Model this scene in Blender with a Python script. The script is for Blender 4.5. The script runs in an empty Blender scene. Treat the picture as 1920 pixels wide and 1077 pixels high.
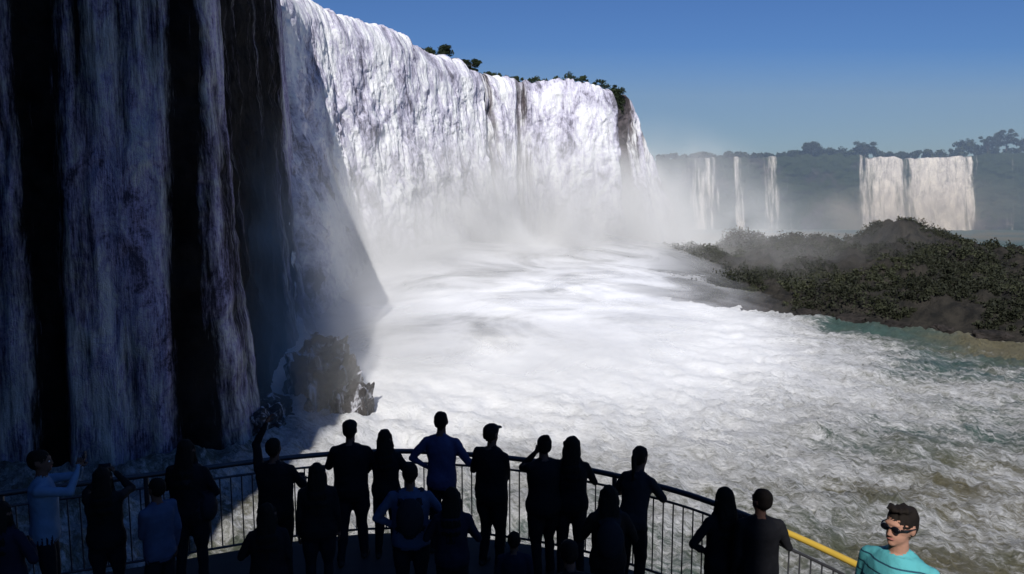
import bpy, math, random, time
import numpy as np
from mathutils import Vector, Matrix, kdtree, noise as mnoise
random.seed(4); RNG=np.random.default_rng(7)
scene=bpy.context.scene
def link(o): scene.collection.objects.link(o); return o

# ------------------------------------------------------------ numpy noise
def _h(ix,iy,seed):
    n=(ix*np.uint32(374761393)+iy*np.uint32(668265263)+np.uint32((seed*974634777)&0xffffffff))
    n=(n^(n>>np.uint32(13)))*np.uint32(1274126177)
    n=n^(n>>np.uint32(16))
    return (n&np.uint32(0xffff)).astype(np.float32)*np.float32(1/65535.0)
def vn(x,y,seed=0):
    x=np.asarray(x,np.float32); y=np.asarray(y,np.float32)
    x,y=np.broadcast_arrays(x,y)
    ix=np.floor(x); iy=np.floor(y); fx=x-ix; fy=y-iy
    ix=ix.astype(np.int32).astype(np.uint32); iy=iy.astype(np.int32).astype(np.uint32)
    fx=fx*fx*(3-2*fx); fy=fy*fy*(3-2*fy); o=np.uint32(1)
    a=_h(ix,iy,seed); b=_h(ix+o,iy,seed); c=_h(ix,iy+o,seed); d=_h(ix+o,iy+o,seed)
    a=a+(b-a)*fx; c=c+(d-c)*fx
    return a+(c-a)*fy
def fbm(x,y,o=4,seed=0,g=.5):
    t=0;a=1;s=0
    for i in range(o):
        t=t+a*vn(x*2**i+i*17.3,y*2**i+i*9.1,seed+i*13); s+=a; a*=g
    return t/s
def sstep(a,b,x):
    t=np.clip((x-a)/(b-a),0,1); return t*t*(3-2*t)
np.seterr(all='ignore')

# ------------------------------------------------------------ mesh helpers
def mesh_np(name,V,F,mat=None,smooth=True,attrs=None):
    V=np.asarray(V,np.float32); F=np.asarray(F,np.int32)
    me=bpy.data.meshes.new(name); k=F.shape[1]
    me.vertices.add(len(V)); me.vertices.foreach_set("co",V.ravel())
    me.loops.add(F.size); me.loops.foreach_set("vertex_index",F.ravel())
    me.polygons.add(len(F)); me.polygons.foreach_set("loop_start",np.arange(0,F.size,k,dtype=np.int32))
    me.polygons.foreach_set("use_smooth",np.full(len(F),bool(smooth)))
    if attrs:
        for n,a in attrs.items():
            a=np.asarray(a,np.float32)
            if a.ndim==1:
                at=me.attributes.new(n,'FLOAT','POINT'); at.data.foreach_set("value",a)
            else:
                at=me.attributes.new(n,'FLOAT_VECTOR','POINT'); at.data.foreach_set("vector",a.ravel())
    me.update(calc_edges=True)
    if mat: me.materials.append(mat)
    return link(bpy.data.objects.new(name,me))
def grid_obj(name,P,mat,attrs=None):
    nr,nc=P.shape[:2]
    i=np.arange(nr-1)[:,None]*nc+np.arange(nc-1)[None,:]
    F=np.stack([i,i+1,i+nc+1,i+nc],-1).reshape(-1,4)
    return mesh_np(name,P.reshape(-1,3),F,mat,True,{k:(v.reshape(-1) if v.ndim==2 else v.reshape(-1,3)) for k,v in (attrs or {}).items()})

# ------------------------------------------------------------ material helper
class NT:
    def __init__(s,name):
        s.m=bpy.data.materials.new(name); s.m.use_nodes=True; s.t=s.m.node_tree; s.t.nodes.clear()
        s.out=s.n('ShaderNodeOutputMaterial')
    def n(s,ty,**k):
        n=s.t.nodes.new(ty)
        for a,v in k.items(): setattr(n,a,v)
        return n
    def l(s,a,b): s.t.links.new(a,b)
    def _i(s,n,i,v):
        if v is None: return
        if hasattr(v,'is_output'): s.l(v,n.inputs[i])
        else: n.inputs[i].default_value=v
    def math(s,op,a,b=None,c=None,clamp=False):
        n=s.n('ShaderNodeMath',operation=op,use_clamp=clamp)
        s._i(n,0,a); s._i(n,1,b); s._i(n,2,c); return n.outputs[0]
    def attr(s,name,vec=False):
        n=s.n('ShaderNodeAttribute',attribute_name=name); return n.outputs['Vector' if vec else 'Fac']
    def map(s,v,scale=(1,1,1),loc=(0,0,0),rot=(0,0,0)):
        n=s.n('ShaderNodeMapping'); s.l(v,n.inputs[0]); n.inputs['Scale'].default_value=scale
        n.inputs['Location'].default_value=loc; n.inputs['Rotation'].default_value=rot; return n.outputs[0]
    def noise(s,v,scale=1,detail=5,rough=.55,dist=0):
        n=s.n('ShaderNodeTexNoise'); s.l(v,n.inputs['Vector']); n.inputs['Scale'].default_value=scale
        n.inputs['Detail'].default_value=detail; n.inputs['Roughness'].default_value=rough
        n.inputs['Distortion'].default_value=dist; return n.outputs['Fac']
    def ramp(s,f,pts):
        n=s.n('ShaderNodeValToRGB'); s.l(f,n.inputs[0]); e=n.color_ramp.elements
        while len(e)<len(pts): e.new(.5)
        for k,(p,c) in zip(e,pts):
            k.position=p; k.color=(c,c,c,1) if not isinstance(c,tuple) else (*c,1)
        return n.outputs[0]
    def mr(s,f,a,b,c=0,d=1,smooth=True):
        n=s.n('ShaderNodeMapRange',interpolation_type='SMOOTHSTEP' if smooth else 'LINEAR')
        s._i(n,0,f); s._i(n,1,a); s._i(n,2,b); s._i(n,3,c); s._i(n,4,d); return n.outputs[0]
    def mix(s,f,a,b,ty='MIX'):
        n=s.n('ShaderNodeMix',data_type='RGBA',blend_type=ty); s._i(n,0,f)
        for i,v in ((6,a),(7,b)):
            if isinstance(v,tuple): v=(*v,1) if len(v)==3 else v
            s._i(n,i,v)
        return n.outputs[2]
    def bump(s,h,strength=.5,dist=.1,nrm=None):
        n=s.n('ShaderNodeBump'); s._i(n,'Strength',strength); n.inputs['Distance'].default_value=dist
        s.l(h,n.inputs['Height'])
        if nrm: s.l(nrm,n.inputs['Normal'])
        return n.outputs[0]
    def bsdf(s,col,rough=.8,nrm=None,metal=0,spec=.3):
        n=s.n('ShaderNodeBsdfPrincipled')
        if isinstance(col,tuple): col=(*col,1)
        s._i(n,'Base Color',col); s._i(n,'Roughness',rough); s._i(n,'Metallic',metal)
        n.inputs['Specular IOR Level'].default_value=spec
        if nrm: s.l(nrm,n.inputs['Normal'])
        s.l(n.outputs[0],s.out.inputs[0]); return n
def geo(m): return m.n('ShaderNodeNewGeometry').outputs['Position']
def objc(m): return m.n('ShaderNodeTexCoord').outputs['Object']
def simple(name,col,rough=.8,var=.25,scale=8,bump=.2,bd=.01,metal=0,spec=.3):
    m=NT(name); v=objc(m); f=m.noise(v,scale,5)
    c=m.mix(f,tuple(x*(1-var) for x in col),tuple(min(1,x*(1+var)) for x in col))
    m.bsdf(c,rough,m.bump(m.noise(v,scale*3,4),bump,bd),metal,spec); return m.m

# ------------------------------------------------------------ platform and railing
FL=15.5
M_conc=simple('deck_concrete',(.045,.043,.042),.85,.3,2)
M_steel_shade=simple('steel_and_shaded_rail',(.08,.08,.085),.45,.2,10,.1,.002,.6)
M_yel_sun=simple('yellow_rail_sunlit',(.50,.33,.05),.4,.15,6,.1,.002)
def smooth_nodes(N,it=1):
    N=np.array(N,float)
    for _ in range(it):
        Q=.75*N[:-1]+.25*N[1:]; R=.25*N[:-1]+.75*N[1:]
        M=np.empty((2*len(Q),N.shape[1])); M[0::2]=Q; M[1::2]=R
        N=np.vstack([N[:1],M,N[-1:]])
    return N
railp=np.array([(-9.5,6.4),(-7.2,7.7),(-5.6,8.4),(-3.93,9.1),(-2.67,9.64),(-1.44,9.88),(0,9.58),(.95,9.15),(1.73,8.57),(2.12,8.19),(2.70,7.4),(3.09,6.73),(3.5,5.9),(3.9,4.6),(4.0,3.0)])
rp=smooth_nodes(railp,2); dr=np.r_[0,np.cumsum(np.hypot(*np.diff(rp,axis=0).T))]
def rpos(s): return (float(np.interp(s,dr,rp[:,0])),float(np.interp(s,dr,rp[:,1])))
def poly_prism(name,pts,z0,z1,mat):
    n=len(pts); vs=[(p[0],p[1],z1) for p in pts]+[(p[0],p[1],z0) for p in pts]
    fs=[tuple(range(n))[::-1],tuple(range(n,2*n))]+[(i,(i+1)%n,n+(i+1)%n,n+i) for i in range(n)]
    me=bpy.data.meshes.new(name); me.from_pydata(vs,[],fs); me.materials.append(mat); me.update(); return link(bpy.data.objects.new(name,me))
edge=[tuple(p+np.array([0,.12])) for p in rp]
poly_prism('viewing_platform',edge+[(4.0,-4),(-9.5,-4)],FL-.35,FL,M_conc)
poly_prism('raised_deck',[(1.2,1.2),(3.85,1.2),(3.85,5.1),(1.2,5.1)],FL+.004,FL+.87,M_conc)
poly_prism('upper_deck',[(-4,-6),(3,-6),(3,.8),(-4,.8)],18.0,18.3,M_conc)
pp=bpy.data.objects.new('support_pier',None); link(pp)
for i,(a,b_) in enumerate([(-6,5),(-2,7),(2,6),(-6,-2),(2,-2)]):
    q=poly_prism('pier_%d'%i,[(a+.35*math.cos(t),b_+.35*math.sin(t)) for t in np.linspace(0,6.283,17)[:-1]],-3,FL-.352,M_conc); q.parent=pp
def tubes(name,segs,mat):
    vs=[];fs=[]
    for pts,r,k in segs:
        o=len(vs)
        for j,p in enumerate(pts):
            a=Vector(pts[max(0,j-1)]);b=Vector(pts[min(len(pts)-1,j+1)]);q=(b-a).to_track_quat('Z','Y')
            for i in range(k):
                an=2*math.pi*i/k; vs.append(tuple(Vector(p)+q@Vector((r*math.cos(an),r*math.sin(an),0))))
        for j in range(len(pts)-1):
            for i in range(k): fs.append((o+j*k+i,o+j*k+(i+1)%k,o+(j+1)*k+(i+1)%k,o+(j+1)*k+i))
    return mesh_np(name,np.array(vs),np.array(fs),mat,True)
S_=dr[-1]
s_split=float(dr[np.argmin(np.hypot(rp[:,0]-2.45,rp[:,1]-7.75))])
def rail_obj(name,s0,s1,top):
    root=bpy.data.objects.new(name,None); link(root)
    ss=np.linspace(s0,s1,int((s1-s0)/.15)+2)
    ln=lambda h:[(*rpos(s),FL+h) for s in ss]
    t=tubes('handrail',[(ln(1.15),.032,10)],top); t.parent=root
    seg=[(ln(1.0),.015,8),(ln(.12),.016,8)]
    for s in np.arange(s0,s1,.125): p=rpos(s); seg.append(([(*p,FL+.12),(*p,FL+1.0)],.0085,6))
    for s in np.arange(s0+.02,s1,1.45): p=rpos(s); seg.append(([(*p,FL),(*p,FL+1.13)],.03,8))
    b=tubes('balusters',seg,M_steel_shade); b.parent=root
rail_obj('railing',0,s_split,M_steel_shade); rail_obj('railing',s_split+.01,S_,M_yel_sun)  # handrail grey where shaded, yellow where sunlit: the light is put into its colour

# ------------------------------------------------------------ people
def mcol(name,c,sc=14): return simple(name,c,.85,.18,sc,.5,.006,0,.15)
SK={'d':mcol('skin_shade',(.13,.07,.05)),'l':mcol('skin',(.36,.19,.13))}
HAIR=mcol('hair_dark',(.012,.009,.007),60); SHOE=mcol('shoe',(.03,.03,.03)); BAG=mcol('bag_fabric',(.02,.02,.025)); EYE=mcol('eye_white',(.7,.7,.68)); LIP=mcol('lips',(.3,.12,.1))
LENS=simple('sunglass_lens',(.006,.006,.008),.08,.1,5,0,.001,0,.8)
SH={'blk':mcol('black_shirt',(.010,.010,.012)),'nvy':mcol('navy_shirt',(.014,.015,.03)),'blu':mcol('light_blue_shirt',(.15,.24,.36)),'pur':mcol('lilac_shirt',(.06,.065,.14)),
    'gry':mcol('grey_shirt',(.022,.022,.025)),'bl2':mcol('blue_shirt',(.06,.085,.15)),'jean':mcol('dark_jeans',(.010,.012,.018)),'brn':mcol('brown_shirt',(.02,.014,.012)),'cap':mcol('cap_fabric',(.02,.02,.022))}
def polo():
    m=NT('turquoise_polo'); v=objc(m); sp=m.n('ShaderNodeSeparateXYZ'); m.l(v,sp.inputs[0])
    z=sp.outputs[2]; f=m.math('FRACT',m.math('MULTIPLY',z,17.0)); k=m.math('LESS_THAN',f,.16)
    zz=m.math('LESS_THAN',z,1.43); k=m.math('MULTIPLY',k,zz)
    c=m.mix(k,(.085,.34,.36),(.02,.07,.10)); m.bsdf(c,.85,m.bump(m.noise(v,9,5,.6),.6,.03),spec=.15); return m.m
SH['polo']=polo()
class Fig:
    def __init__(s): s.parts=[];s.post=[]
    def add(s,V,F,lab,post=False): (s.post if post else s.parts).append((np.array(V,float),F,lab))
    def loft(s,pts,lab,k=14,post=False):
        V=[];F=[]
        for c,rx,ry,ax,ay in pts:
            for i in range(k):
                a=2*math.pi*i/k; V.append(tuple(Vector(c)+ax*rx*math.cos(a)+ay*ry*math.sin(a)))
        n=len(pts)
        for j in range(n-1):
            for i in range(k): F.append((j*k+i,j*k+(i+1)%k,(j+1)*k+(i+1)%k,(j+1)*k+i))
        F.append(tuple(range(k))[::-1]); F.append(tuple((n-1)*k+i for i in range(k)))
        s.add(V,F,lab,post)
    def ell(s,c,r,lab,R=None,post=False,n=12):
        V=[];F=[];m=n*2; R=R or Matrix.Identity(3); c=Vector(c)
        V.append(tuple(c+R@Vector((0,0,r[2]))))
        for i in range(1,n):
            t=math.pi*i/n
            for j in range(m):
                p=2*math.pi*j/m; V.append(tuple(c+R@Vector((r[0]*math.sin(t)*math.cos(p),r[1]*math.sin(t)*math.sin(p),r[2]*math.cos(t)))))
        V.append(tuple(c+R@Vector((0,0,-r[2])))); L=len(V)-1
        for j in range(m): F.append((0,1+j,1+(j+1)%m))
        for i in range(n-2):
            for j in range(m): a=1+i*m+j;b=1+i*m+(j+1)%m; F.append((a,a+m,b+m,b))
        for j in range(m): F.append((L,1+(n-2)*m+(j+1)%m,1+(n-2)*m+j))
        s.add(V,F,lab,post)
    def limb(s,pts,rs,lab,k=12,post=False):
        out=[];n=len(pts)
        for j in range(n):
            a=Vector(pts[max(0,j-1)]);b=Vector(pts[min(n-1,j+1)]);q=(b-a).to_track_quat('Z','Y')
            out.append((pts[j],rs[j],rs[j],q@Vector((1,0,0)),q@Vector((0,1,0))))
        s.loft(out,lab,k,post)
        if not post:
            for j in range(n): s.ell(pts[j],(rs[j],)*3,lab,n=7)
def ik(Sh,T,pole,l1=.295,l2=.255):
    Sh=Vector(Sh);T=Vector(T);d=T-Sh;L=min(max(d.length,.12),l1+l2-.004);u=d.normalized()
    a=(l1*l1-l2*l2+L*L)/(2*L);h=math.sqrt(max(0,l1*l1-a*a));p=Vector(pole);p=p-u*p.dot(u);p.normalize()
    return Sh+u*a+p*h,Sh+u*L
def hand(f,w,d,n,curl,side,lab):
    d=d.normalized(); n=(n-d*n.dot(d)).normalized(); x=d.cross(n).normalized()
    R=Matrix((x,n,d)).transposed()
    f.ell(w+d*.05,(.041,.017,.052),lab,R)
    for i,(o,l,r) in enumerate([(.030,.068,.0085),(.010,.078,.009),(-.010,.073,.0085),(-.029,.056,.0075)]):
        p=w+d*.088+x*o*side; pts=[p-d*.015,p]; a=0
        for j,fr in enumerate((.45,.32,.23)):
            a+=curl*(.5+.3*j)+.04*i; p=p+(d*math.cos(a)+n*math.sin(a))*l*fr; pts.append(p)
        f.limb(pts,[r,r,r*.95,r*.85,r*.6],lab,8,True)
    p=w+d*.028+x*.034*side; t=(d*.62+x*side*.62+n*.35).normalized(); t2=(d*.85+x*side*.15+n*.5).normalized()
    f.limb([p-x*side*.012,p+t*.032,p+t*.032+t2*.028,p+t*.032+t2*.048],[.012,.0105,.0095,.006],lab,8,True)
POSE={
 'down':((.24,.05,.86),(.3,-1,0),.35),'rail':((.20,.36,1.16),(.7,-.4,-.9),.9),'photo':((.07,.34,1.56),(.8,0,-.8),.9),
 'akimbo':((.17,.06,1.03),(1,-.3,0),.7),'up':((.17,.20,1.86),(.8,.3,-.3),.5),'cross':((-.06,.22,1.18),(.6,-.2,-1),.5),
 'face':((.05,.16,1.50),(.7,.2,-1),.8),'out':((.50,.20,1.12),(.2,-.4,-1),.8),'bag':((.13,.20,1.22),(.7,-.3,-.8),.9),'elbow':((.02,.40,1.22),(.9,-.1,-.7),.6)}
def person(x,y,h,yaw,shirt='blk',pants='jean',hair='short',la='down',ra='down',lean=0,hyaw=0,hpitch=0,skin='d',bag=None,shorts=False,sleeve=True,fl=FL,step=.0,wide=1.0,cap=False,glasses=False,name='person',device=None):
    f=Fig(); wide=1+(wide-1)*.8; k=wide; ml=math.radians(lean); sh_w=1+(wide-1)*.5
    RX=Matrix.Rotation(-ml,3,'X')
    def up(p):
        p=Vector(p); o=Vector((0,0,.93)); return o+RX@(p-o) if p.z>.93 else p
    ex=Vector((1,0,0)); ey=RX@Vector((0,1,0))
    fem=hair!='short'
    tors=[(.80,.158,.115,.0),(.88,.184 if fem else .172,.132,-.008),(.95,.180 if fem else .170,.128,-.010),(1.03,.162,.116,0),(1.10,.152 if fem else .160,.112,.006),(1.2,.158 if fem else .166,.118,.006),(1.30,.166 if fem else .176,.120,0),(1.38,.160 if fem else .174,.106,-.004),(1.435,.125,.086,-.006),(1.475,.080,.066,-.004)]
    f.loft([(up((0,yo,z)),rx*k,ry*k,ex,ey) for z,rx,ry,yo in tors if z<=.9],'pants',22)
    f.loft([(up((0,yo,z)),rx*k+.012,ry*k+.012,ex,ey) for z,rx,ry,yo in [(.86,.178 if fem else .172,.126,-.006)]+tors[2:]],'shirt',22)
    for sx in (-1,1):
        st=step*sx
        hip=Vector((.088*sx*k,0,.88)); kn=Vector((.10*sx,.03+st*.5,.49)); an=Vector((.115*sx,-.02+st,.09))
        f.limb([hip,hip.lerp(kn,.5),kn],[.092*k,.088*k,.068],'pants')
        f.limb([kn,kn.lerp(an,.35),an],[.064 if not shorts else .053,.064 if not shorts else .055,.052 if not shorts else .036],'skin' if shorts else 'pants')
        f.limb([an+Vector((0,-.03,-.045)),an+Vector((.01*sx,.06,-.05)),an+Vector((.025*sx,.15,-.062))],[.040,.042,.028],'shoe')
        S0=up(((.160 if fem else .176)*sx*sh_w,-.005,1.395)); f.limb([up((.05*sx,-.005,1.44)),S0],[.048,.055],'shirt')
        key=la if sx<0 else ra
        T,pole,curl=POSE[key]
        T=Vector((T[0]*sx,T[1],T[2]))
        if key in('down','akimbo','bag','cross','face','photo','up'): T=up(T) if key!='down' else T+Vector((0,math.sin(ml)*.35,0))
        E,W=ik(S0,T,(pole[0]*sx,pole[1],pole[2]))
        f.limb([S0,S0.lerp(E,.5),E],[.058,.053,.046],'shirt')
        mid=E.lerp(W,.35)
        f.limb([E,mid,W],[.043,.042,.028],'shirt' if sleeve is True else 'skin')
        d=(W-E).normalized()
        inn=Vector((-sx,0,0)) if abs(d.x)<.8 else Vector((0,0,-1))
        if key in('rail','out','elbow'): inn=Vector((0,0,-1)); d=(d+Vector((0,.3,-.3))).normalized()
        hand(f,W,d,inn,curl,1 if (d.cross(inn)).y>=0 or key=='down' else -1,'skin')
        if device and sx>0:
            c=W+d*.10; f.loft([(c+Vector((dx-.065,0.02,0)),.045,.012,Vector((0,0,1)),Vector((0,1,0))) for dx in (-.06,.07)],'extra',8,True)
    f.limb([up((0,-.005,1.44)),up((0,.01,1.55))],[.060,.054],'skin')
    H=Matrix.Rotation(math.radians(hyaw),3,'Z')@Matrix.Rotation(math.radians(-hpitch),3,'X'); HR=Matrix.Rotation(-ml*.5,3,'X')@H
    o0=up((0,.0,1.54)); hd=lambda p: o0+HR@(Vector(p)-Vector((0,0,1.54)))
    E_=lambda c,r,l,post=False,n=12,R=None: f.ell(hd(c),r,l,HR@R if R else HR,post,n)
    E_((0,.0,1.650),(.074,.094,.092),'skin'); E_((0,.030,1.59),(.058,.064,.062),'skin'); E_((0,.075,1.555),(.026,.022,.022),'skin')
    E_((0,.092,1.625),(.013,.022,.026),'skin'); E_((0,.102,1.612),(.017,.016,.012),'skin'); E_((0,.08,1.672),(.05,.018,.012),'skin')
    for sx in(-1,1):
        E_((.080*sx,-.005,1.635),(.010,.020,.032),'skin')
        E_((.030*sx,.083,1.645),(.0135,.010,.008),'eye',True,8); E_((.030*sx,.0915,1.645),(.0055,.004,.0055),'hair',True,6)
    E_((0,.092,1.582),(.024,.009,.007),'lip',True,8)
    if cap:
        E_((0,-.005,1.70),(.089,.108,.068),'extra'); E_((0,.125,1.695),(.062,.065,.011),'extra')
    hc,hr=(0,-.022,1.683),(.083,.100,.084)
    E_(hc,hr,'hair',n=20)
    if hair=='short': E_((0,-.04,1.645),(.079,.078,.085),'hair',n=18)
    if glasses:
        for j in range(9): a=j*.7; E_((.04*math.cos(a),.03+.03*math.sin(a*1.7),1.752),(.03,.03,.016),'hair')
    if hair=='long':
        f.loft([(hd((0,-.03,1.70)),.083,.085,ex,ey),(hd((0,-.045,1.62)),.097,.080,ex,ey),(up((0,-.085,1.50)),.108,.065,ex,ey),(up((0,-.115,1.38)),.104,.050,ex,ey),(up((0,-.12,1.27)),.075,.036,ex,ey),(up((0,-.115,1.20)),.03,.018,ex,ey)],'hair',16)
        for sx in(-1,1): f.limb([hd((.075*sx,0,1.68)),hd((.085*sx,.0,1.58)),up((.10*sx,.03,1.44))],[.03,.032,.02],'hair')
    if hair=='pony':
        E_((0,-.035,1.64),(.081,.08,.08),'hair'); f.limb([hd((0,-.11,1.70)),hd((0,-.15,1.65)),hd((.01,-.14,1.52)),up((.01,-.13,1.40))],[.03,.034,.028,.012],'hair')
    if hair=='bun': E_((0,-.035,1.64),(.081,.08,.08),'hair'); E_((0,-.08,1.755),(.042,.042,.038),'hair')
    if bag=='back':
        f.ell(up((0,-.19,1.22)),(.15,.10,.22),'extra',RX)
        for sx in(-1,1): f.limb([up((.10*sx,-.13,1.38)),up((.12*sx,.0,1.475)),up((.12*sx,.12,1.36)),up((.13*sx,.10,1.18)),up((.13*sx,-.10,1.06))],[.02]*5,'extra',8)
    if bag=='side':
        f.ell(up((.24,-.03,.98)),(.09,.13,.16),'extra',RX); f.limb([up((.24,-.06,1.1)),up((.05,-.135,1.32)),up((-.10,-.06,1.47))],[.017]*3,'extra',8)
    if glasses:
        for sx in(-1,1):
            E_((.034*sx,.098,1.648),(.030,.010,.021),'lens',True,10); f.limb([hd((.062*sx,.09,1.655)),hd((.083*sx,.05,1.652)),hd((.088*sx,-.01,1.65))],[.005]*3,'lens',6,True)
        f.limb([hd((-.012,.108,1.655)),hd((.012,.108,1.655))],[.005]*2,'lens',6,True)
        for sx in(-1,1): f.limb([up((.0,-.07,1.485)),up((.065*sx,-.03,1.49)),up((.06*sx,.05,1.465)),up((.02*sx,.095,1.425))],[.014,.014,.014,.010],'shirt',8)
    Rn=np.array(HR.inverted()); hcw=np.array(hd(hc)); hcb=np.array(hd((0,-.04,1.645)))
    V=[];F=[];pts=[];labs=[];o=0
    for Vp,Fp,l in f.parts:
        keep=np.ones(len(Vp),bool)
        if l=='skin':
            q=((Vp-hcw)@Rn.T)/np.array(hr); q2=((Vp-hcb)@Rn.T)/np.array((.079,.078,.085))
            keep=~(((q**2).sum(1)<1.0)|((q2**2).sum(1)<.97))|(Vp[:,2]<1.35)
        if l=='pants': keep=Vp[:,2]<.865
        if l=='shirt': keep=(Vp[:,2]>.855)
        pts.append(Vp[keep]); labs+=[l]*int(keep.sum())
        V.append(Vp); F+=[tuple(i+o for i in ff) for ff in Fp]; o+=len(Vp)
    pts=np.vstack(pts); V=np.vstack(V)
    kd=kdtree.KDTree(len(pts))
    for i,v in enumerate(pts): kd.insert(v,i)
    kd.balance()
    me=bpy.data.meshes.new('tmp'); me.from_pydata(V.tolist(),[],F); me.update(); ob=link(bpy.data.objects.new('tmp',me))
    rm=ob.modifiers.new('r','REMESH'); rm.mode='VOXEL'; rm.voxel_size=.013 if not glasses else .008
    sm=ob.modifiers.new('s','SMOOTH'); sm.iterations=2; sm.factor=.5
    dg=bpy.context.evaluated_depsgraph_get(); ev=ob.evaluated_get(dg); m2=bpy.data.meshes.new_from_object(ev)
    bpy.data.objects.remove(ob); bpy.data.meshes.remove(me)
    order=['skin','shirt','pants','hair','shoe','extra','eye','lip','lens']
    mats=[SK[skin],SH[shirt],SH[pants],HAIR,SHOE,SH['cap'] if cap else BAG,EYE,LIP,LENS]
    nv=len(m2.vertices); co=np.empty(nv*3,np.float32); m2.vertices.foreach_get('co',co); co=co.reshape(-1,3)
    no=np.empty(nv*3,np.float32); m2.vertices.foreach_get('normal',no); no=no.reshape(-1,3)
    vl=np.array([order.index(labs[kd.find(c)[1]]) for c in co.tolist()])
    sd=random.random()*50
    fold=(fbm(co[:,0]*8+sd+co[:,1]*5,co[:,2]*7+co[:,1]*4,3,3)-.5)*.03
    hr_=(vn(co[:,0]*60+sd+co[:,1]*45,co[:,2]*9,5)-.5)*(.012 if not glasses else .016)
    disp=np.where((vl==1)|(vl==2),fold,np.where(vl==3,hr_,0)); co=co+no*disp[:,None]
    nl=len(m2.loops); lv=np.empty(nl,np.int32); m2.loops.foreach_get('vertex_index',lv)
    quads=lv.reshape(-1,4) if nl==4*len(m2.polygons) else None
    Fn=quads.tolist() if quads is not None else [tuple(p.vertices) for p in m2.polygons]
    Mi=vl[quads[:,0]].tolist() if quads is not None else [int(vl[f_[0]]) for f_ in Fn]
    bpy.data.meshes.remove(m2)
    Vn=co.tolist(); o=nv
    for Vp,Fp,l in f.post:
        Vn+=Vp.tolist(); Fn+=[tuple(i+o for i in ff) for ff in Fp]; Mi+=[order.index(l)]*len(Fp); o+=len(Vp)
    sc=h/1.765
    me=bpy.data.meshes.new(name); me.from_pydata((np.array(Vn)*sc).tolist(),[],Fn)
    for mm in mats: me.materials.append(mm)
    me.polygons.foreach_set('material_index',Mi); me.polygons.foreach_set('use_smooth',[True]*len(Fn)); me.update()
    ob=link(bpy.data.objects.new(name,me)); ob.location=(x,y,fl); ob.rotation_euler=(0,0,math.radians(yaw)); return ob

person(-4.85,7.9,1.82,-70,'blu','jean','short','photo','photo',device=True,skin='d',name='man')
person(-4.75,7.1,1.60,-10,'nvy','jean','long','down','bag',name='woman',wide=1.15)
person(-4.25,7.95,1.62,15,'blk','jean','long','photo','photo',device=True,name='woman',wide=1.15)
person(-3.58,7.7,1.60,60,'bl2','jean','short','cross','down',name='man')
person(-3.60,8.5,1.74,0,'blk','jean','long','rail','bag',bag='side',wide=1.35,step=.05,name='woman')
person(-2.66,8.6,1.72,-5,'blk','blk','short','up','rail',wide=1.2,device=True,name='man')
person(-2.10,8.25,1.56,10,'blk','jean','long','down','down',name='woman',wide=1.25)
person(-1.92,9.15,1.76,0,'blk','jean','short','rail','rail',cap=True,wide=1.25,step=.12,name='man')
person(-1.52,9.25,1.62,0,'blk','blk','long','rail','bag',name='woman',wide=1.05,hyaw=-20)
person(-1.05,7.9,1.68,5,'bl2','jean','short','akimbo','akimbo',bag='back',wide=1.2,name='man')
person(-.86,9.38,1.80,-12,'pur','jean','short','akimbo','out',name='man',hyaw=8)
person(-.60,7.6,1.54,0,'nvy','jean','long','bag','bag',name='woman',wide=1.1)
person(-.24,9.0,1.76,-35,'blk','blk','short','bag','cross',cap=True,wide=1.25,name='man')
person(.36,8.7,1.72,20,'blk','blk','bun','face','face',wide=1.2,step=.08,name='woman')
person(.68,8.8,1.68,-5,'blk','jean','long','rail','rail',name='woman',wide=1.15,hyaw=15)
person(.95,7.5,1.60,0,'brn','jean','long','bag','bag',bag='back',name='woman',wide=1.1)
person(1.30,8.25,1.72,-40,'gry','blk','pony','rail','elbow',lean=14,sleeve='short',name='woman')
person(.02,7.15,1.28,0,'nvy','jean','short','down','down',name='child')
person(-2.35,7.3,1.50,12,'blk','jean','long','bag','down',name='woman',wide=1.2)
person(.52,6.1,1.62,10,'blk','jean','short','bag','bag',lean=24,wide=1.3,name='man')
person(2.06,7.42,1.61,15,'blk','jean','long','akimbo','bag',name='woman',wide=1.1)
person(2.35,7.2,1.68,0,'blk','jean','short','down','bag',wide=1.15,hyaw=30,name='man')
person(2.30,4.5,1.76,128,'polo','jean','short','down','down',skin='l',fl=FL+.87,glasses=True,sleeve='short',wide=1.15,hyaw=-8,name='man')

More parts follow.
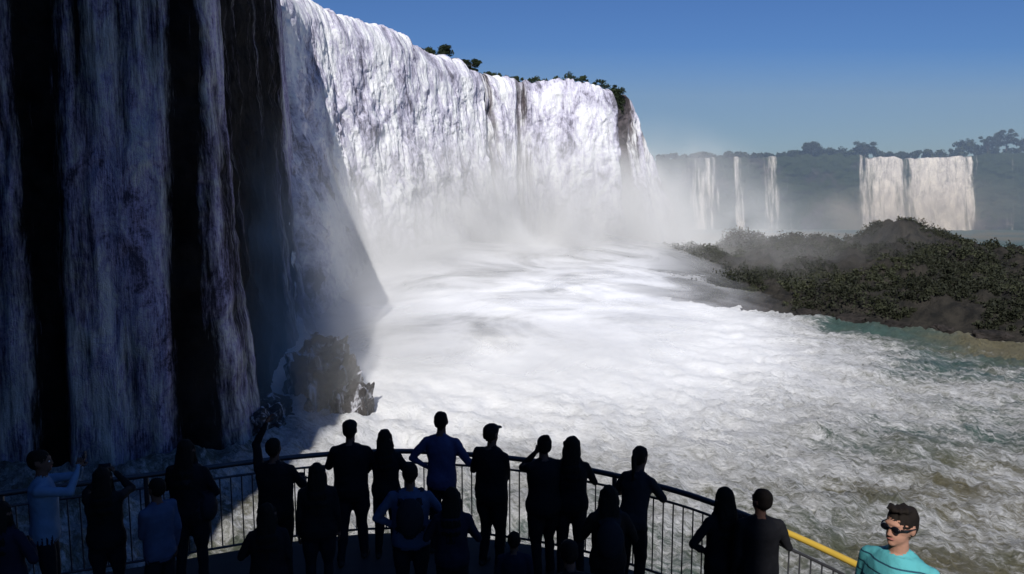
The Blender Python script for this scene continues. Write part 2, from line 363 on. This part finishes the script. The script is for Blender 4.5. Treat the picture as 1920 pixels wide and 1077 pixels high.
# ------------------------------------------------------------ materials of the setting
def falls_mat(name,rockc,fine=1.0,white=.88,grey=.42,veg=0.0,tint=(1,1,1.04),m0=.28,m1=.66,bs=.7,big=0.0):
    m=NT(name); sz=m.attr('sz',True); w=m.attr('wm')
    st=m.noise(m.map(sz,(1.3*fine,.09*fine,1)),1,6,.62,.3)
    st2=m.noise(m.map(sz,(5*fine,.40*fine,1)),1,6,.72,.5)
    cl=m.noise(m.map(sz,(.38*fine,.17*fine,1)),1,8,.66,1.2)
    gr=m.noise(m.map(sz,(3.0*fine,2.0*fine,1)),1,6,.75,.4)
    mask=m.math('ADD',w,m.math('MULTIPLY',m.math('SUBTRACT',st,.5),1.0))
    mask=m.math('ADD',mask,m.math('MULTIPLY',m.math('SUBTRACT',st2,.5),.7))
    mask=m.mr(mask,m0,m1)
    tone=m.math('ADD',m.math('MULTIPLY',cl,.5),m.math('MULTIPLY',st2,.25))
    tone=m.math('ADD',tone,m.math('MULTIPLY',gr,.25))
    if big>0:
        bg_=m.noise(m.map(sz,(.16,.075,1),loc=(4.2,1.7,0)),1,4,.55,1.0)
        tone=m.math('ADD',tone,m.math('MULTIPLY',m.math('SUBTRACT',bg_,.50),big))
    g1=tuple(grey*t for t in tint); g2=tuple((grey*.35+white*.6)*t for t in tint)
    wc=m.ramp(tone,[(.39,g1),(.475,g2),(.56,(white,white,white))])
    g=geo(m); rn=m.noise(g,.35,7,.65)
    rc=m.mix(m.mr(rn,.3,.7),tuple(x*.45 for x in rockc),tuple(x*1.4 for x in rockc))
    if veg>0:
        vg=m.mix(m.noise(g,.6,5),(.012,.022,.010),(.045,.062,.025))
        rc=m.mix(m.mr(m.noise(g,.08,5,.6),.5-veg*.25,.62-veg*.25),rc,vg)
    c=m.mix(mask,rc,wc)
    h=m.math('ADD',m.math('MULTIPLY',st2,.7),m.math('MULTIPLY',cl,1.2))
    h=m.math('ADD',h,m.math('MULTIPLY',gr,.8))
    m.bsdf(c,.95,m.bump(h,.8,bs/fine),spec=.03)
    return m.m
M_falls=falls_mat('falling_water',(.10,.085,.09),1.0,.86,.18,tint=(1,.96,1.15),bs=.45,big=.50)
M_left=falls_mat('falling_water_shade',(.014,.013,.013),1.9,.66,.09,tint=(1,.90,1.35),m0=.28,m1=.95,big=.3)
M_far=falls_mat('far_falls',(.055,.05,.05),.6,.80,.30,veg=.55,m0=.33,m1=.95)
M_cliff=falls_mat('cliff_rock',(.06,.05,.04),1,.8,.4,veg=.6)
def river_mat():
    m=NT('river_water'); g=geo(m); f=m.attr('foam')
    fl=m.map(g,(1,1,1),rot=(0,0,math.radians(48)))
    a=m.noise(m.map(fl,(.05,.11,.1)),1,8,.7,1.4)
    b=m.noise(m.map(fl,(.30,.75,.5)),1,9,.76,1.6)
    d=m.noise(m.map(fl,(1.3,3.0,2)),1,8,.8,1.0)
    t=m.math('ADD',m.math('MULTIPLY',a,.42),m.math('ADD',m.math('MULTIPLY',b,.34),m.math('MULTIPLY',d,.24)))
    t=m.math('ADD',t,m.math('SUBTRACT',f,.5))
    foam=m.mr(t,.46,.595)
    wcol=m.mix(m.mr(m.noise(g,.035,5),.38,.58),(.19,.17,.10),(.075,.13,.11))
    tt=m.math('ADD',m.math('ADD',m.math('MULTIPLY',d,.5),m.math('MULTIPLY',b,.5)),m.math('MULTIPLY',m.math('SUBTRACT',f,.70),.5))
    fc=m.ramp(tt,[(.36,(.33,.33,.29)),(.44,(.62,.62,.60)),(.53,(.87,.87,.86))])
    c=m.mix(foam,wcol,fc)
    n=m.bump(m.math('ADD',m.math('MULTIPLY',b,1.2),m.math('MULTIPLY',d,1.0)),m.mr(f,.6,.95,1.0,.45),.5)
    m.bsdf(c,m.mr(foam,0,1,.35,.95),n,spec=.2)
    return m.m
M_river=river_mat()
def leaf_mat(name,a,b):
    m=NT(name); g=geo(m); f=m.noise(g,.35,4,.6); f2=m.noise(g,2.5,3); f3=m.noise(g,.09,3,.6)
    c=m.mix(m.mr(m.math('ADD',m.math('MULTIPLY',f,.6),m.math('MULTIPLY',f2,.4)),.35,.65),a,b)
    c=m.mix(m.mr(f3,.38,.6),c,tuple((x+y)*.28 for x,y in zip(a,b)))
    m.bsdf(c,.7,spec=.2); return m.m
M_leaf=leaf_mat('foliage',(.012,.022,.010),(.045,.062,.026))
M_bush=leaf_mat('island_foliage',(.010,.013,.008),(.046,.050,.025))
def ground_mat(name,a,b,sc=.15):
    m=NT(name); g=geo(m); f=m.noise(g,sc,8,.65)
    m.bsdf(m.mix(m.mr(f,.35,.65),a,b),.9,m.bump(m.noise(g,sc*6,7,.7),.8,.5),spec=.2); return m.m
M_plateau=ground_mat('plateau_ground',(.03,.045,.015),(.07,.08,.03),.05)
M_island=ground_mat('island_ground',(.010,.010,.009),(.034,.030,.024),.4)
M_rock=ground_mat('wet_rock',(.012,.011,.010),(.045,.038,.034),.5)
M_bark=simple('bark',(.06,.045,.03))

# ------------------------------------------------------------ cliff walls
def wall(name,nodes,ds,nz,mat,amp=1.0,turb=1.0,bulge=3.0,seed=0,back=30,it=1,zmin=-2,wvar=.9,rockamp=1.6,wout=.9,wobA=2.4):
    N=smooth_nodes(nodes,it); d=np.r_[0,np.cumsum(np.hypot(*np.diff(N[:,:2],axis=0).T))]
    s=np.arange(0,d[-1],ds); X=np.interp(s,d,N[:,0]);Y=np.interp(s,d,N[:,1]);R=np.interp(s,d,N[:,2]);W=np.interp(s,d,N[:,3])
    k=max(3,int(2.0/ds)); ker=np.ones(k)/k
    tx=np.gradient(X,s);ty=np.gradient(Y,s)
    tx=np.convolve(np.pad(tx,k,'edge'),ker,'same')[k:-k];ty=np.convolve(np.pad(ty,k,'edge'),ker,'same')[k:-k]
    L=np.hypot(tx,ty)+1e-6; nx=ty/L; ny=-tx/L
    R=R+ (fbm(s/5,s*0,4,seed+5)-.5)*2.6*amp + (fbm(s/.9,s*0,3,seed+6)-.5)*.9*amp
    v=np.linspace(0,1,nz)
    lip=[(-.25,.25),(-.9,.38),(-2.2,.40),(-6,.2),(-back*.5,.6),(-back,1.0)]
    nr=nz+len(lip)
    P=np.zeros((nr,len(s),3)); WM=np.zeros((nr,len(s))); SZ=np.zeros((nr,len(s),3))
    vv=v[:,None]; S=np.broadcast_to(s[None,:],(nz,len(s))); Z=zmin+(R[None,:]-zmin)*vv
    wob=(fbm(S/6,Z/14,3,seed+21)-.5)*wobA*np.sqrt(1-vv)
    Ww=np.interp(S+wob,s,W)
    wm=Ww+(fbm(S/1.6+3.1,Z/16,4,seed)-.5)*wvar*(1-np.abs(Ww-.5)*1.0)
    wm=np.clip(wm,0,1)
    low=1-vv
    Sw=S+(fbm(S/3,Z/5,3,seed+33)-.5)*3.0*low
    wat=(1.5*fbm(Sw/3.4,Z/7+fbm(S/4,Z/6,3,seed+9)*1.4,6,seed+1,.6)*(.8+2.4*low)+.7*(1-np.abs(2*fbm(Sw/2.3,Z/4.2,5,seed+2,.62)-1))*(.2+1.2*low)+.30*fbm(S/.8,Z/12,3,seed+3))*turb
    rk=rockamp*fbm(S/5,Z/2.6,5,seed+4)+.6*fbm(S/1.2,Z/1.4,4,seed+7)-.8
    kk=sstep(.2,.8,wm)
    off=kk*(wout+wat)*amp+(1-kk)*rk*amp+bulge*low**1.6
    off=off*np.clip((1-vv)*14,0,1)**.5
    P[:nz,:,0]=X+nx*off; P[:nz,:,1]=Y+ny*off; P[:nz,:,2]=Z; WM[:nz]=wm; SZ[:nz,:,0]=S; SZ[:nz,:,1]=Z
    for j,(b,dz) in enumerate(lip):
        P[nz+j,:,0]=X+nx*b; P[nz+j,:,1]=Y+ny*b; P[nz+j,:,2]=R+dz
        WM[nz+j]=wm[-1] if b>-20 else 0; SZ[nz+j,:,0]=s; SZ[nz+j,:,1]=R-b
    return grid_obj(name,P,mat,{'wm':WM,'sz':SZ})

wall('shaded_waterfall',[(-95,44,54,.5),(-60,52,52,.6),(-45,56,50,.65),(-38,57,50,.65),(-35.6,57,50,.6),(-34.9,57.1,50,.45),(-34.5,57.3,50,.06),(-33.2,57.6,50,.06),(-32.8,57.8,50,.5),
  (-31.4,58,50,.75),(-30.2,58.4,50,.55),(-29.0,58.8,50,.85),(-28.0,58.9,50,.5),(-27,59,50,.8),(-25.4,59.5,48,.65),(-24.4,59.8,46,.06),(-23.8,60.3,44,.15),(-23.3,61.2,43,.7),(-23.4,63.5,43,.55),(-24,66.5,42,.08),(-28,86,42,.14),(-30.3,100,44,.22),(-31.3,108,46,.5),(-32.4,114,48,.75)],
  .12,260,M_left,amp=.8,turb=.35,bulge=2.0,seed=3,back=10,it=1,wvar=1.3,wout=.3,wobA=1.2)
wall('sunlit_waterfall',[(-38,104,48,.2),(-34.6,116,50,.75),(-35.2,127,50,1),(-34.6,134,50,1),(-27.8,143,48.5,1),(-20.8,152.5,47,1),(-12.9,164,45,1),(-9,169,44.3,.9),(-7.0,171,44.1,.45),(-5.0,173.5,44,.42),(-3.6,174.8,44,.85),
  (-2.3,176,43.9,.9),(-.6,176.7,43.5,.7),(.6,177,43.3,.35),(2.6,177.5,43,.28),(4,177.8,42.9,.8),(6,178,42.8,1),(17.5,178.5,42,1),(21.0,180,41.6,.9),(22.3,181,41.3,.15),(24.8,183.6,40.3,.08),(26.2,185,39.8,.6),(28,187,36,.75),(31.5,190,29,.7),(35,194,21,.7),(39,199,9,.7),(41,212,3,.3)],
  .16,280,M_falls,amp=1.25,turb=1.0,bulge=6,seed=11,back=22,it=1,wvar=1.2)
FX=lambda u:.252*(u-960)
wall('distant_waterfall',[(-60,400,34,0),(40,385,32.5,0),(FX(1275),380,32.5,.05),(FX(1300),380,32.7,.5),(FX(1320),380,32.7,.62),(FX(1338),380,32.7,.45),(FX(1350),380,32.7,0),(FX(1370),380,33,0),(FX(1379),380,33,.65),(FX(1389),380,33,.6),(FX(1399),380,33,0),
  (FX(1422),380,33.5,0),(FX(1434),380,33.5,.55),(FX(1452),380,33.5,.55),(FX(1462),380,34,0),(FX(1490),380,34,.28),(FX(1515),380,34,.05),(FX(1600),380,34,.0),(FX(1620),379,33.2,.75),(FX(1650),378,33.0,.9),(FX(1680),377,33,.8),(FX(1692),377,33,.35),(FX(1704),377,33,.8),(FX(1730),377,33,1),(FX(1770),377,33,1),(FX(1802),376,33,.9),(FX(1818),376,34,0),(FX(1856),372,35,0),(FX(1866),371,35,.45),(FX(1880),370,35,0),(270,350,36,0),(290,335,36,.4),(305,322,36,0),(330,300,37,0),(420,230,38,0),(600,120,40,0)],
  .5,100,M_far,amp=1.0,turb=.7,bulge=8,seed=31,back=260,it=2,wvar=1.2,rockamp=3.5,wout=.3,wobA=4)
wall('shade_cliff',[(-12,-95,42,0),(-1.4,-20,42,0),(-12,-19,42,0),(-25.5,-17,43,0),(-26.6,-17,76,0),(-30,8,80,0),(-30.3,12,80,0),(-33,22,78,0),(-42,36,70,0),(-56,46,60,0),(-90,50,55,0)],  # unseen cliff, rim shaped to shade the platform and the left falls
  1.2,50,M_cliff,amp=1.0,turb=.5,bulge=0,seed=51,back=40,it=0,rockamp=.8)
gx=np.linspace(-2500,3500,120); gy=np.linspace(640,5200,60)
G=np.zeros((60,120,3)); G[...,0]=gx[None]; G[...,1]=gy[:,None]; G[...,2]=34+6*fbm(G[...,0]/400,G[...,1]/400,4,77)
grid_obj('plateau',G,M_plateau)

# ------------------------------------------------------------ river
nr,nc=700,900
yy=np.geomspace(30,4500,nr)-40; tt=np.linspace(-1.25,1.25,nc)
P=np.zeros((nr,nc,3)); P[...,1]=yy[:,None]; P[...,0]=tt[None]*(yy[:,None]+42)
x=P[...,0];y=P[...,1]
rot=math.radians(48); u=x*math.cos(rot)-y*math.sin(rot); w=x*math.sin(rot)+y*math.cos(rot)
q=np.sqrt(((x+8)/58)**2+((y-125)/78)**2)
fade=np.clip(1-(y-60)/500,0.05,1)*(.35+.65*sstep(.5,1.0,q))
wu=u+(fbm(u/6,w/6,3,90)-.5)*5
z=(fbm(wu/10,w/5,5,91,.6)-.5)*1.9+(fbm(wu/3.2,w/1.5,6,92,.68)-.5)*2.0+(1-np.abs(2*fbm(wu/5,w/2.6,5,95,.65)-1))*.9-.4
P[...,2]=z*fade
foam=.97-.435*sstep(.52,1.12,q)+(fbm(x/14,y/18,4,97)-.5)*.26
foam=np.where(y>215,.45,foam)
foam=foam-.05*sstep(32,70,x)*sstep(60,100,y)
shx=np.interp(x,[19,24,31,43.6,56,66,95,150],[168,152,136,120,111,99,86,78]); foam=foam-.10*np.exp(-((y-(shx-7))/7)**2)*sstep(30,45,x)
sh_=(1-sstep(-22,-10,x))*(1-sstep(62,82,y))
foam=foam*(1-sh_)+sh_*(.56+(fbm(x/5,y/8,3,98)-.5)*.2)  # foam lowered on the near left, painting the shade into the water colour
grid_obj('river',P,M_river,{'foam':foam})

# ------------------------------------------------------------ spray billows over the plunge pool
def spray_mat(k):
    m=NT('spray_%d'%k); g=geo(m); a=m.attr('dens')
    n=m.noise(m.map(g,(.06,.06,.10),loc=(k*7.3,k*3.1,0)),1,7,.62,.8)
    al=m.math('MULTIPLY',a,m.mr(n,.32,.60,.35,1.2),clamp=True)
    d=m.n('ShaderNodeBsdfDiffuse'); d.inputs[0].default_value=(.95,.955,.965,1); t=m.n('ShaderNodeBsdfTransparent')
    mx=m.n('ShaderNodeMixShader'); m.l(al,mx.inputs[0]); m.l(t.outputs[0],mx.inputs[1]); m.l(d.outputs[0],mx.inputs[2]); m.l(mx.outputs[0],m.out.inputs[0]); return m.m
fallx=np.array([-38,-34.6,-27.8,-20.8,-12.9,-8,-2.3,5,17.5,25,31,39,55,70]); fally=np.array([120,134,143,152.5,164,170,176,178,178.5,184,190,199,205,210])
spray=bpy.data.objects.new('spray',None); link(spray)
for k in range(2):
    gx=np.linspace(-34,52,220); gv=np.linspace(0,1,190)
    SX,SV=np.meshgrid(gx,gv)
    yb=np.interp(SX,fallx,fally)-5.0
    front=np.interp(SX,[-34,-24,-12,0,14,30,52],[112,84,58,48,50,76,130])+k*16
    SY=yb+(front-yb)*SV
    H=(4.6+4.8*k)*np.interp(SX,[-34,-20,0,20,35,52],[.6,.95,1.05,1.0,.85,.4])
    prof=(1-SV)**1.0*.92+.07
    bil=fbm(SX/24+k*3.3,SY/24,2,200+k,.4)
    SZ_=H*prof*(.8+.4*bil)+1.0+k*.3
    dens=(1-sstep(.35,1.0,SV))*sstep(-34,-20,SX)*(1-sstep(14,48,SX))*sstep(0,.30,SV)
    dens=dens*[.92,.6][k]
    o=grid_obj('spray_shell_%d'%k,np.stack([SX,SY,SZ_],-1)[:, ::-1],spray_mat(k),{'dens':dens[:, ::-1]}); o.parent=spray

# ------------------------------------------------------------ island
sh=np.array([(16.5,163,4.8),(23,150,6.0),(31,136,6.4),(43.6,121,8.0),(56,111,10.5),(66,100,7.4),(95,86,5),(150,78,5)],float)
t=np.linspace(0,len(sh)-1,520); ii=np.arange(len(sh)); b=np.linspace(-.03,1,170)
def isl(ti,bi):
    sx=np.interp(ti,ii,sh[:,0]);sy=np.interp(ti,ii,sh[:,1]);am=np.interp(ti,ii,sh[:,2]);wd=np.interp(ti,ii,[16,30,55,80,90,90,90,90])
    X=sx+bi*wd*.42; Y=sy+bi*wd*.9+ (fbm(sx/9,sx*0+2,4,101)-.5)*7*np.clip(1-bi*3,0,1)
    prof=sstep(-.02,.08,bi)*.45+sstep(.05,.7,bi)*.55-sstep(.8,1.0,bi)*.9
    Z=am*prof*(.45+1.0*fbm(X/12,Y/12,5,102))+ (fbm(X/3.5,Y/3.5,5,103,.65)-.5)*4.0*sstep(0,.1,bi)
    Z=np.where(bi<0,-1.2,Z-.2)
    return X,Y,Z
Tg,Bg=np.meshgrid(t,b)
grid_obj('island',np.stack(isl(Tg,Bg),-1),M_island)

# ------------------------------------------------------------ foliage
def leaves(name,C,R,n,size,mat,flat=.7):
    k=len(C); idx=np.repeat(np.arange(k),n)
    d=RNG.normal(size=(k*n,3)); d/=np.linalg.norm(d,axis=1)[:,None]
    r=RNG.random(k*n)**.45
    lob=.72+.5*vn(d[:,0]*2+idx*1.7,d[:,1]*2+d[:,2]*1.3,5)
    p=C[idx]+d*(R[idx]*r*lob)[:,None]*np.array([1,1,flat])
    a=RNG.normal(size=(k*n,3)); a/=np.linalg.norm(a,axis=1)[:,None]
    c=np.cross(a,RNG.normal(size=(k*n,3))); c/=np.linalg.norm(c,axis=1)[:,None]
    s=(size*(.5+RNG.random(k*n)))[:,None]
    V=np.stack([p-a*s,p+c*s*.5,p+a*s,p-c*s*.5],1).reshape(-1,3)
    return mesh_np(name,V,np.arange(len(V)).reshape(-1,4),mat,False)
k=3400
ti=RNG.random(k)*6.6+.05; bi=RNG.random(k)**1.1*.85+.02
X,Y,Z=isl(ti,bi); cm=fbm(X/10,Y/10,3,110); keep=(cm>.36)&((ti>1.2)|(RNG.random(k)<.35)); X,Y,Z,cm=X[keep],Y[keep],Z[keep],cm[keep]
R=.4+RNG.random(len(X))*.9+3.2*np.clip(cm-.52,0,1)*4*.5
leaves('island_bushes',np.stack([X,Y,Z+R*.3],1),R,85,.22,M_bush,.85)
C=[];R=[]
for (cx,cy,cz,r) in [(88,186,8.6,2.4),(90,188,10.4,2.1),(80,180,8.0,2.2),(100,188,8.0,2.4),(106,190,7.6,2.4),(74,172,7.2,1.8),(112,186,6.8,2.3),(96,184,8.0,2.2),(68,178,7.0,2.0)]:
    C.append((cx,cy,cz-1.0));R.append(r)
leaves('bush',np.array(C),np.array(R),700,.3,M_bush,.9)
def treeline(name,pts,n,rr,hh,leafn,size,mat):
    pts=np.array(pts,float); d=np.r_[0,np.cumsum(np.hypot(*np.diff(pts[:,:2],axis=0).T))]
    s=RNG.random(n)*d[-1]; I=lambda c:np.interp(s,d,pts[:,c])
    hm=I(3)*(.25+1.3*fbm(s/9,s*0+2,3,120)); h=RNG.random(n)*hh*hm
    C=np.stack([I(0),I(1)+RNG.random(n)*8,I(2)+h],1); R=rr*(.5+RNG.random(n)*.7)*np.minimum(1,.4+hm)
    return leaves(name,C,R,leafn,size,mat,.7)
treeline('distant_treeline',[(20,392,33,.3),(FX(1240),388,33,.25),(FX(1500),386,34,.4),(FX(1520),386,34,.9),(FX(1640),386,34,.8),(FX(1670),386,34,.3),(FX(1790),384,34,.4),(FX(1830),382,35,1.0),(FX(1925),376,36,1.2),(300,345,37,1.3),(420,245,38,1.3),(600,130,40,1.2)],1100,2.4,6.0,80,.65,M_leaf)
treeline('riverside_bushes',[(-28,146.5,48.3,.6),(-20,157,46.8,.3),(-14.5,166,45.6,.2),(-8,173,44.4,.5),(0,179.5,43.6,.5),(7,181,43.2,.5),(13,181.2,42.9,.9),(20,181.8,42.2,1.1),(24.5,184.0,41.0,.9)],200,.85,1.7,70,.2,M_leaf)
C=np.array([(23.0+random.random()*1.8,181.2+random.random()*2,36+random.random()*5.5) for _ in range(22)]); leaves('cliff_vegetation',C,np.full(22,.9),120,.2,M_leaf,1)
def tree(name,x,y,z,h,cr,seed,n=14):
    random.seed(seed); vs=[];fs=[]
    def tube(a,b,r0,r1,k=6):
        a=Vector(a);b=Vector(b);d=(b-a).normalized();q=d.to_track_quat('Z','Y');o=len(vs)
        for p,r in ((a,r0),(b,r1)):
            for i in range(k):
                an=2*math.pi*i/k; vs.append(tuple(p+q@Vector((r*math.cos(an),r*math.sin(an),0))))
        for i in range(k): fs.append((o+i,o+(i+1)%k,o+k+(i+1)%k,o+k+i))
    top=Vector((x+random.uniform(-.3,.3),y,z+h*.6)); tube((x,y,z-1),top,h*.035,h*.022)
    C=[];R=[]
    for i in range(n):
        a=random.random()*6.28; e=Vector((x+math.cos(a)*cr*random.uniform(.4,1),y+math.sin(a)*cr*.8,z+h*random.uniform(.6,1)))
        st=Vector((x,y,z-1)).lerp(top,random.uniform(.5,1)); tube(st,e,h*.014,h*.005); C.append(tuple(e));R.append(cr*random.uniform(.25,.42))
    root=bpy.data.objects.new(name,None); link(root)
    t=mesh_np('trunk',np.array(vs),np.array(fs),M_bark,True); t.parent=root
    l=leaves('crown',np.array(C),np.array(R),260,cr*.06,M_leaf,.6); l.parent=root
tree('tree',-15.2,167,44.6,3.4,2.7,3); tree('tree',-9.0,173,43.9,2.6,2.4,8)
tree('tree',232,379,36,9.5,5,12); tree('tree',224,380,35,8,4,13); tree('tree',FX(1528),385,34,6.5,4,14); tree('tree',FX(1628),385,34,6.5,4.5,15)

# ------------------------------------------------------------ rocks
def ico(n):
    import bmesh
    bm=bmesh.new(); bmesh.ops.create_icosphere(bm,subdivisions=n,radius=1); V=np.array([v.co for v in bm.verts]); F=np.array([[v.index for v in f.verts] for f in bm.faces]); bm.free(); return V,F
def rock(name,c,r,seed,mat=None,IVF=None):
    IV,IF=IVF or ICO5; out=np.empty_like(IV)
    for i,p in enumerate(IV):
        n=Vector(p).normalized()
        d=1+.38*mnoise.fractal(n*1.3+Vector((seed*3.1,0,0)),1.0,2.0,5)+.16*abs(mnoise.noise(n*4+Vector((seed,2,1))))+.05*mnoise.fractal(n*9,1,2,3)
        q=[math.copysign(abs(k)**.7,k) for k in n]
        out[i]=(q[0]*r[0]*d+c[0],q[1]*r[1]*d+c[1],q[2]*r[2]*d+c[2])
    return mesh_np(name,out,IF,mat or M_rock,True)
ICO5=ico(6); ICO4=ico(5)
def wetrock():
    m=NT('cascade_rock'); g=geo(m)
    rc=m.mix(m.mr(m.noise(g,.5,7,.65),.35,.65),(.010,.009,.009),(.036,.030,.027))
    f=m.noise(m.map(g,(.9,.9,.10)),1,7,.68,.5); mk=m.mr(f,.52,.63)
    c=m.mix(mk,rc,(.6,.6,.65)); m.bsdf(c,.85,m.bump(m.noise(g,1.5,8,.7),.9,.4),spec=.1); return m.m
M_casc=wetrock()
rock('rock_outcrop',(-16.4,72.5,-.8),(2.4,3.6,4.2),1,M_casc)
rock('rock_outcrop',(-21.5,66,-.5),(2.6,4.0,2.2),2,M_casc)
rock('rock_outcrop',(-19.6,80,-.5),(2.6,5,4.6),5,M_casc)
rock('rock_outcrop',(-14.2,69.5,-.5),(1.7,2.2,2.6),7,M_casc)
rock('boulder',(17.5,163,.2),(3.4,3,3.6),3); rock('boulder',(22.5,156,.2),(3.6,4,3.6),4); rock('boulder',(28.5,147,0),(3.4,3,3.0),6)
for i in range(14):
    a=i/14*5.6+.3; X,Y,Z=isl(np.array([a]),np.array([.0])); rock('boulder',(float(X[0]),float(Y[0])-.3,0.0),(1.2+random.random()*1.6,1.2,.7+random.random()*.9),20+i,None,ICO4)

# ------------------------------------------------------------ mist
def box(name,lo,hi):
    hv=np.array([(a,b_,c) for a in(lo[0],hi[0]) for b_ in(lo[1],hi[1]) for c in(lo[2],hi[2])],float)
    return mesh_np(name,hv,np.array([(0,1,3,2),(4,6,7,5),(0,4,5,1),(2,3,7,6),(0,2,6,4),(1,5,7,3)]),None,False)
def mist(name,lo,hi,lobes,g=-.5,ns=.055):
    o=box(name,lo,hi); m=NT(name+'_vol'); v=geo(m); tot=None
    for c,r,k,rz in lobes:
        p=m.n('ShaderNodeVectorMath',operation='SUBTRACT'); m.l(v,p.inputs[0]); p.inputs[1].default_value=c
        q=m.map(p.outputs[0],(1,1,1),rot=(0,0,-rz)); q=m.map(q,(1/r[0],1/r[1],1/r[2]))
        ln=m.n('ShaderNodeVectorMath',operation='LENGTH'); m.l(q,ln.inputs[0])
        f=m.math('SUBTRACT',1.0,ln.outputs['Value'],clamp=True); f=m.math('MULTIPLY',m.math('POWER',f,1.6),k)
        tot=f if tot is None else m.math('ADD',tot,f)
    nz=m.mr(m.noise(v,ns,2,.6,.5),.35,.65,.25,1.7)
    d=m.math('MULTIPLY',tot,nz)
    s=m.n('ShaderNodeVolumeScatter'); s.inputs['Color'].default_value=(1,1,1,1); s.inputs['Anisotropy'].default_value=g
    m.l(d,s.inputs['Density']); m.l(s.outputs[0],m.out.inputs['Volume']); o.data.materials.append(m.m); return o
A=math.radians(42)
mist('mist',(-42,56,-3),(100,214,38),[((-2,150,5),(58,28,30),.20,A),((28,182,6),(44,28,32),.12,math.radians(10)),((-20,86,2),(16,32,30),.07,0),((48,165,4),(44,36,20),.020,0)],g=-.55)
mist('mist',(120,345,-3),(250,376,36),[((188,366,6),(62,18,24),.06,0)],ns=.04)
hz=box('haze',(-40,225,-2),(400,344,58))
m=NT('haze_vol'); s=m.n('ShaderNodeVolumeScatter'); s.inputs['Color'].default_value=(.50,.70,1,1); s.inputs['Density'].default_value=.0047; s.inputs['Anisotropy'].default_value=.1
m.l(s.outputs[0],m.out.inputs['Volume']); hz.data.materials.append(m.m)

# ------------------------------------------------------------ light, sky, camera
ce=math.cos(math.radians(40)); sv=Vector((-.14*ce,-.99*ce,math.sin(math.radians(40)))).normalized()
sun=bpy.data.lights.new('sun','SUN'); sun.energy=5.0; sun.angle=math.radians(.5); sun.color=(1,.97,.93)
so=link(bpy.data.objects.new('sun',sun)); so.rotation_euler=sv.to_track_quat('Z','Y').to_euler()
wd=bpy.data.worlds.new("World"); scene.world=wd; wd.use_nodes=True; nt=wd.node_tree; nt.nodes.clear()
sk=nt.nodes.new('ShaderNodeTexSky'); sk.sky_type='NISHITA'; sk.sun_disc=False; sk.sun_elevation=math.asin(sv.z); sk.sun_rotation=math.atan2(sv.x,sv.y)
sk.air_density=1.2; sk.dust_density=0.0; sk.ozone_density=5.0
mu=nt.nodes.new('ShaderNodeMix'); mu.data_type='RGBA'; mu.blend_type='MULTIPLY'; mu.inputs[0].default_value=1; mu.inputs[7].default_value=(.54,.75,1.18,1)
bg=nt.nodes.new('ShaderNodeBackground'); bg.inputs[1].default_value=.056; ou=nt.nodes.new('ShaderNodeOutputWorld')
nt.links.new(sk.outputs[0],mu.inputs[6]); nt.links.new(mu.outputs[2],bg.inputs[0]); nt.links.new(bg.outputs[0],ou.inputs[0])
cam=bpy.data.cameras.new('camera'); cam.lens=28; cam.sensor_width=36; cam.clip_end=8000; cam.clip_start=.1
co=link(bpy.data.objects.new('camera',cam)); co.location=(0,0,20); co.rotation_euler=(math.radians(90-7.2),0,0); scene.camera=co
scene.view_settings.view_transform='Standard'; scene.view_settings.look='None'; scene.view_settings.exposure=0
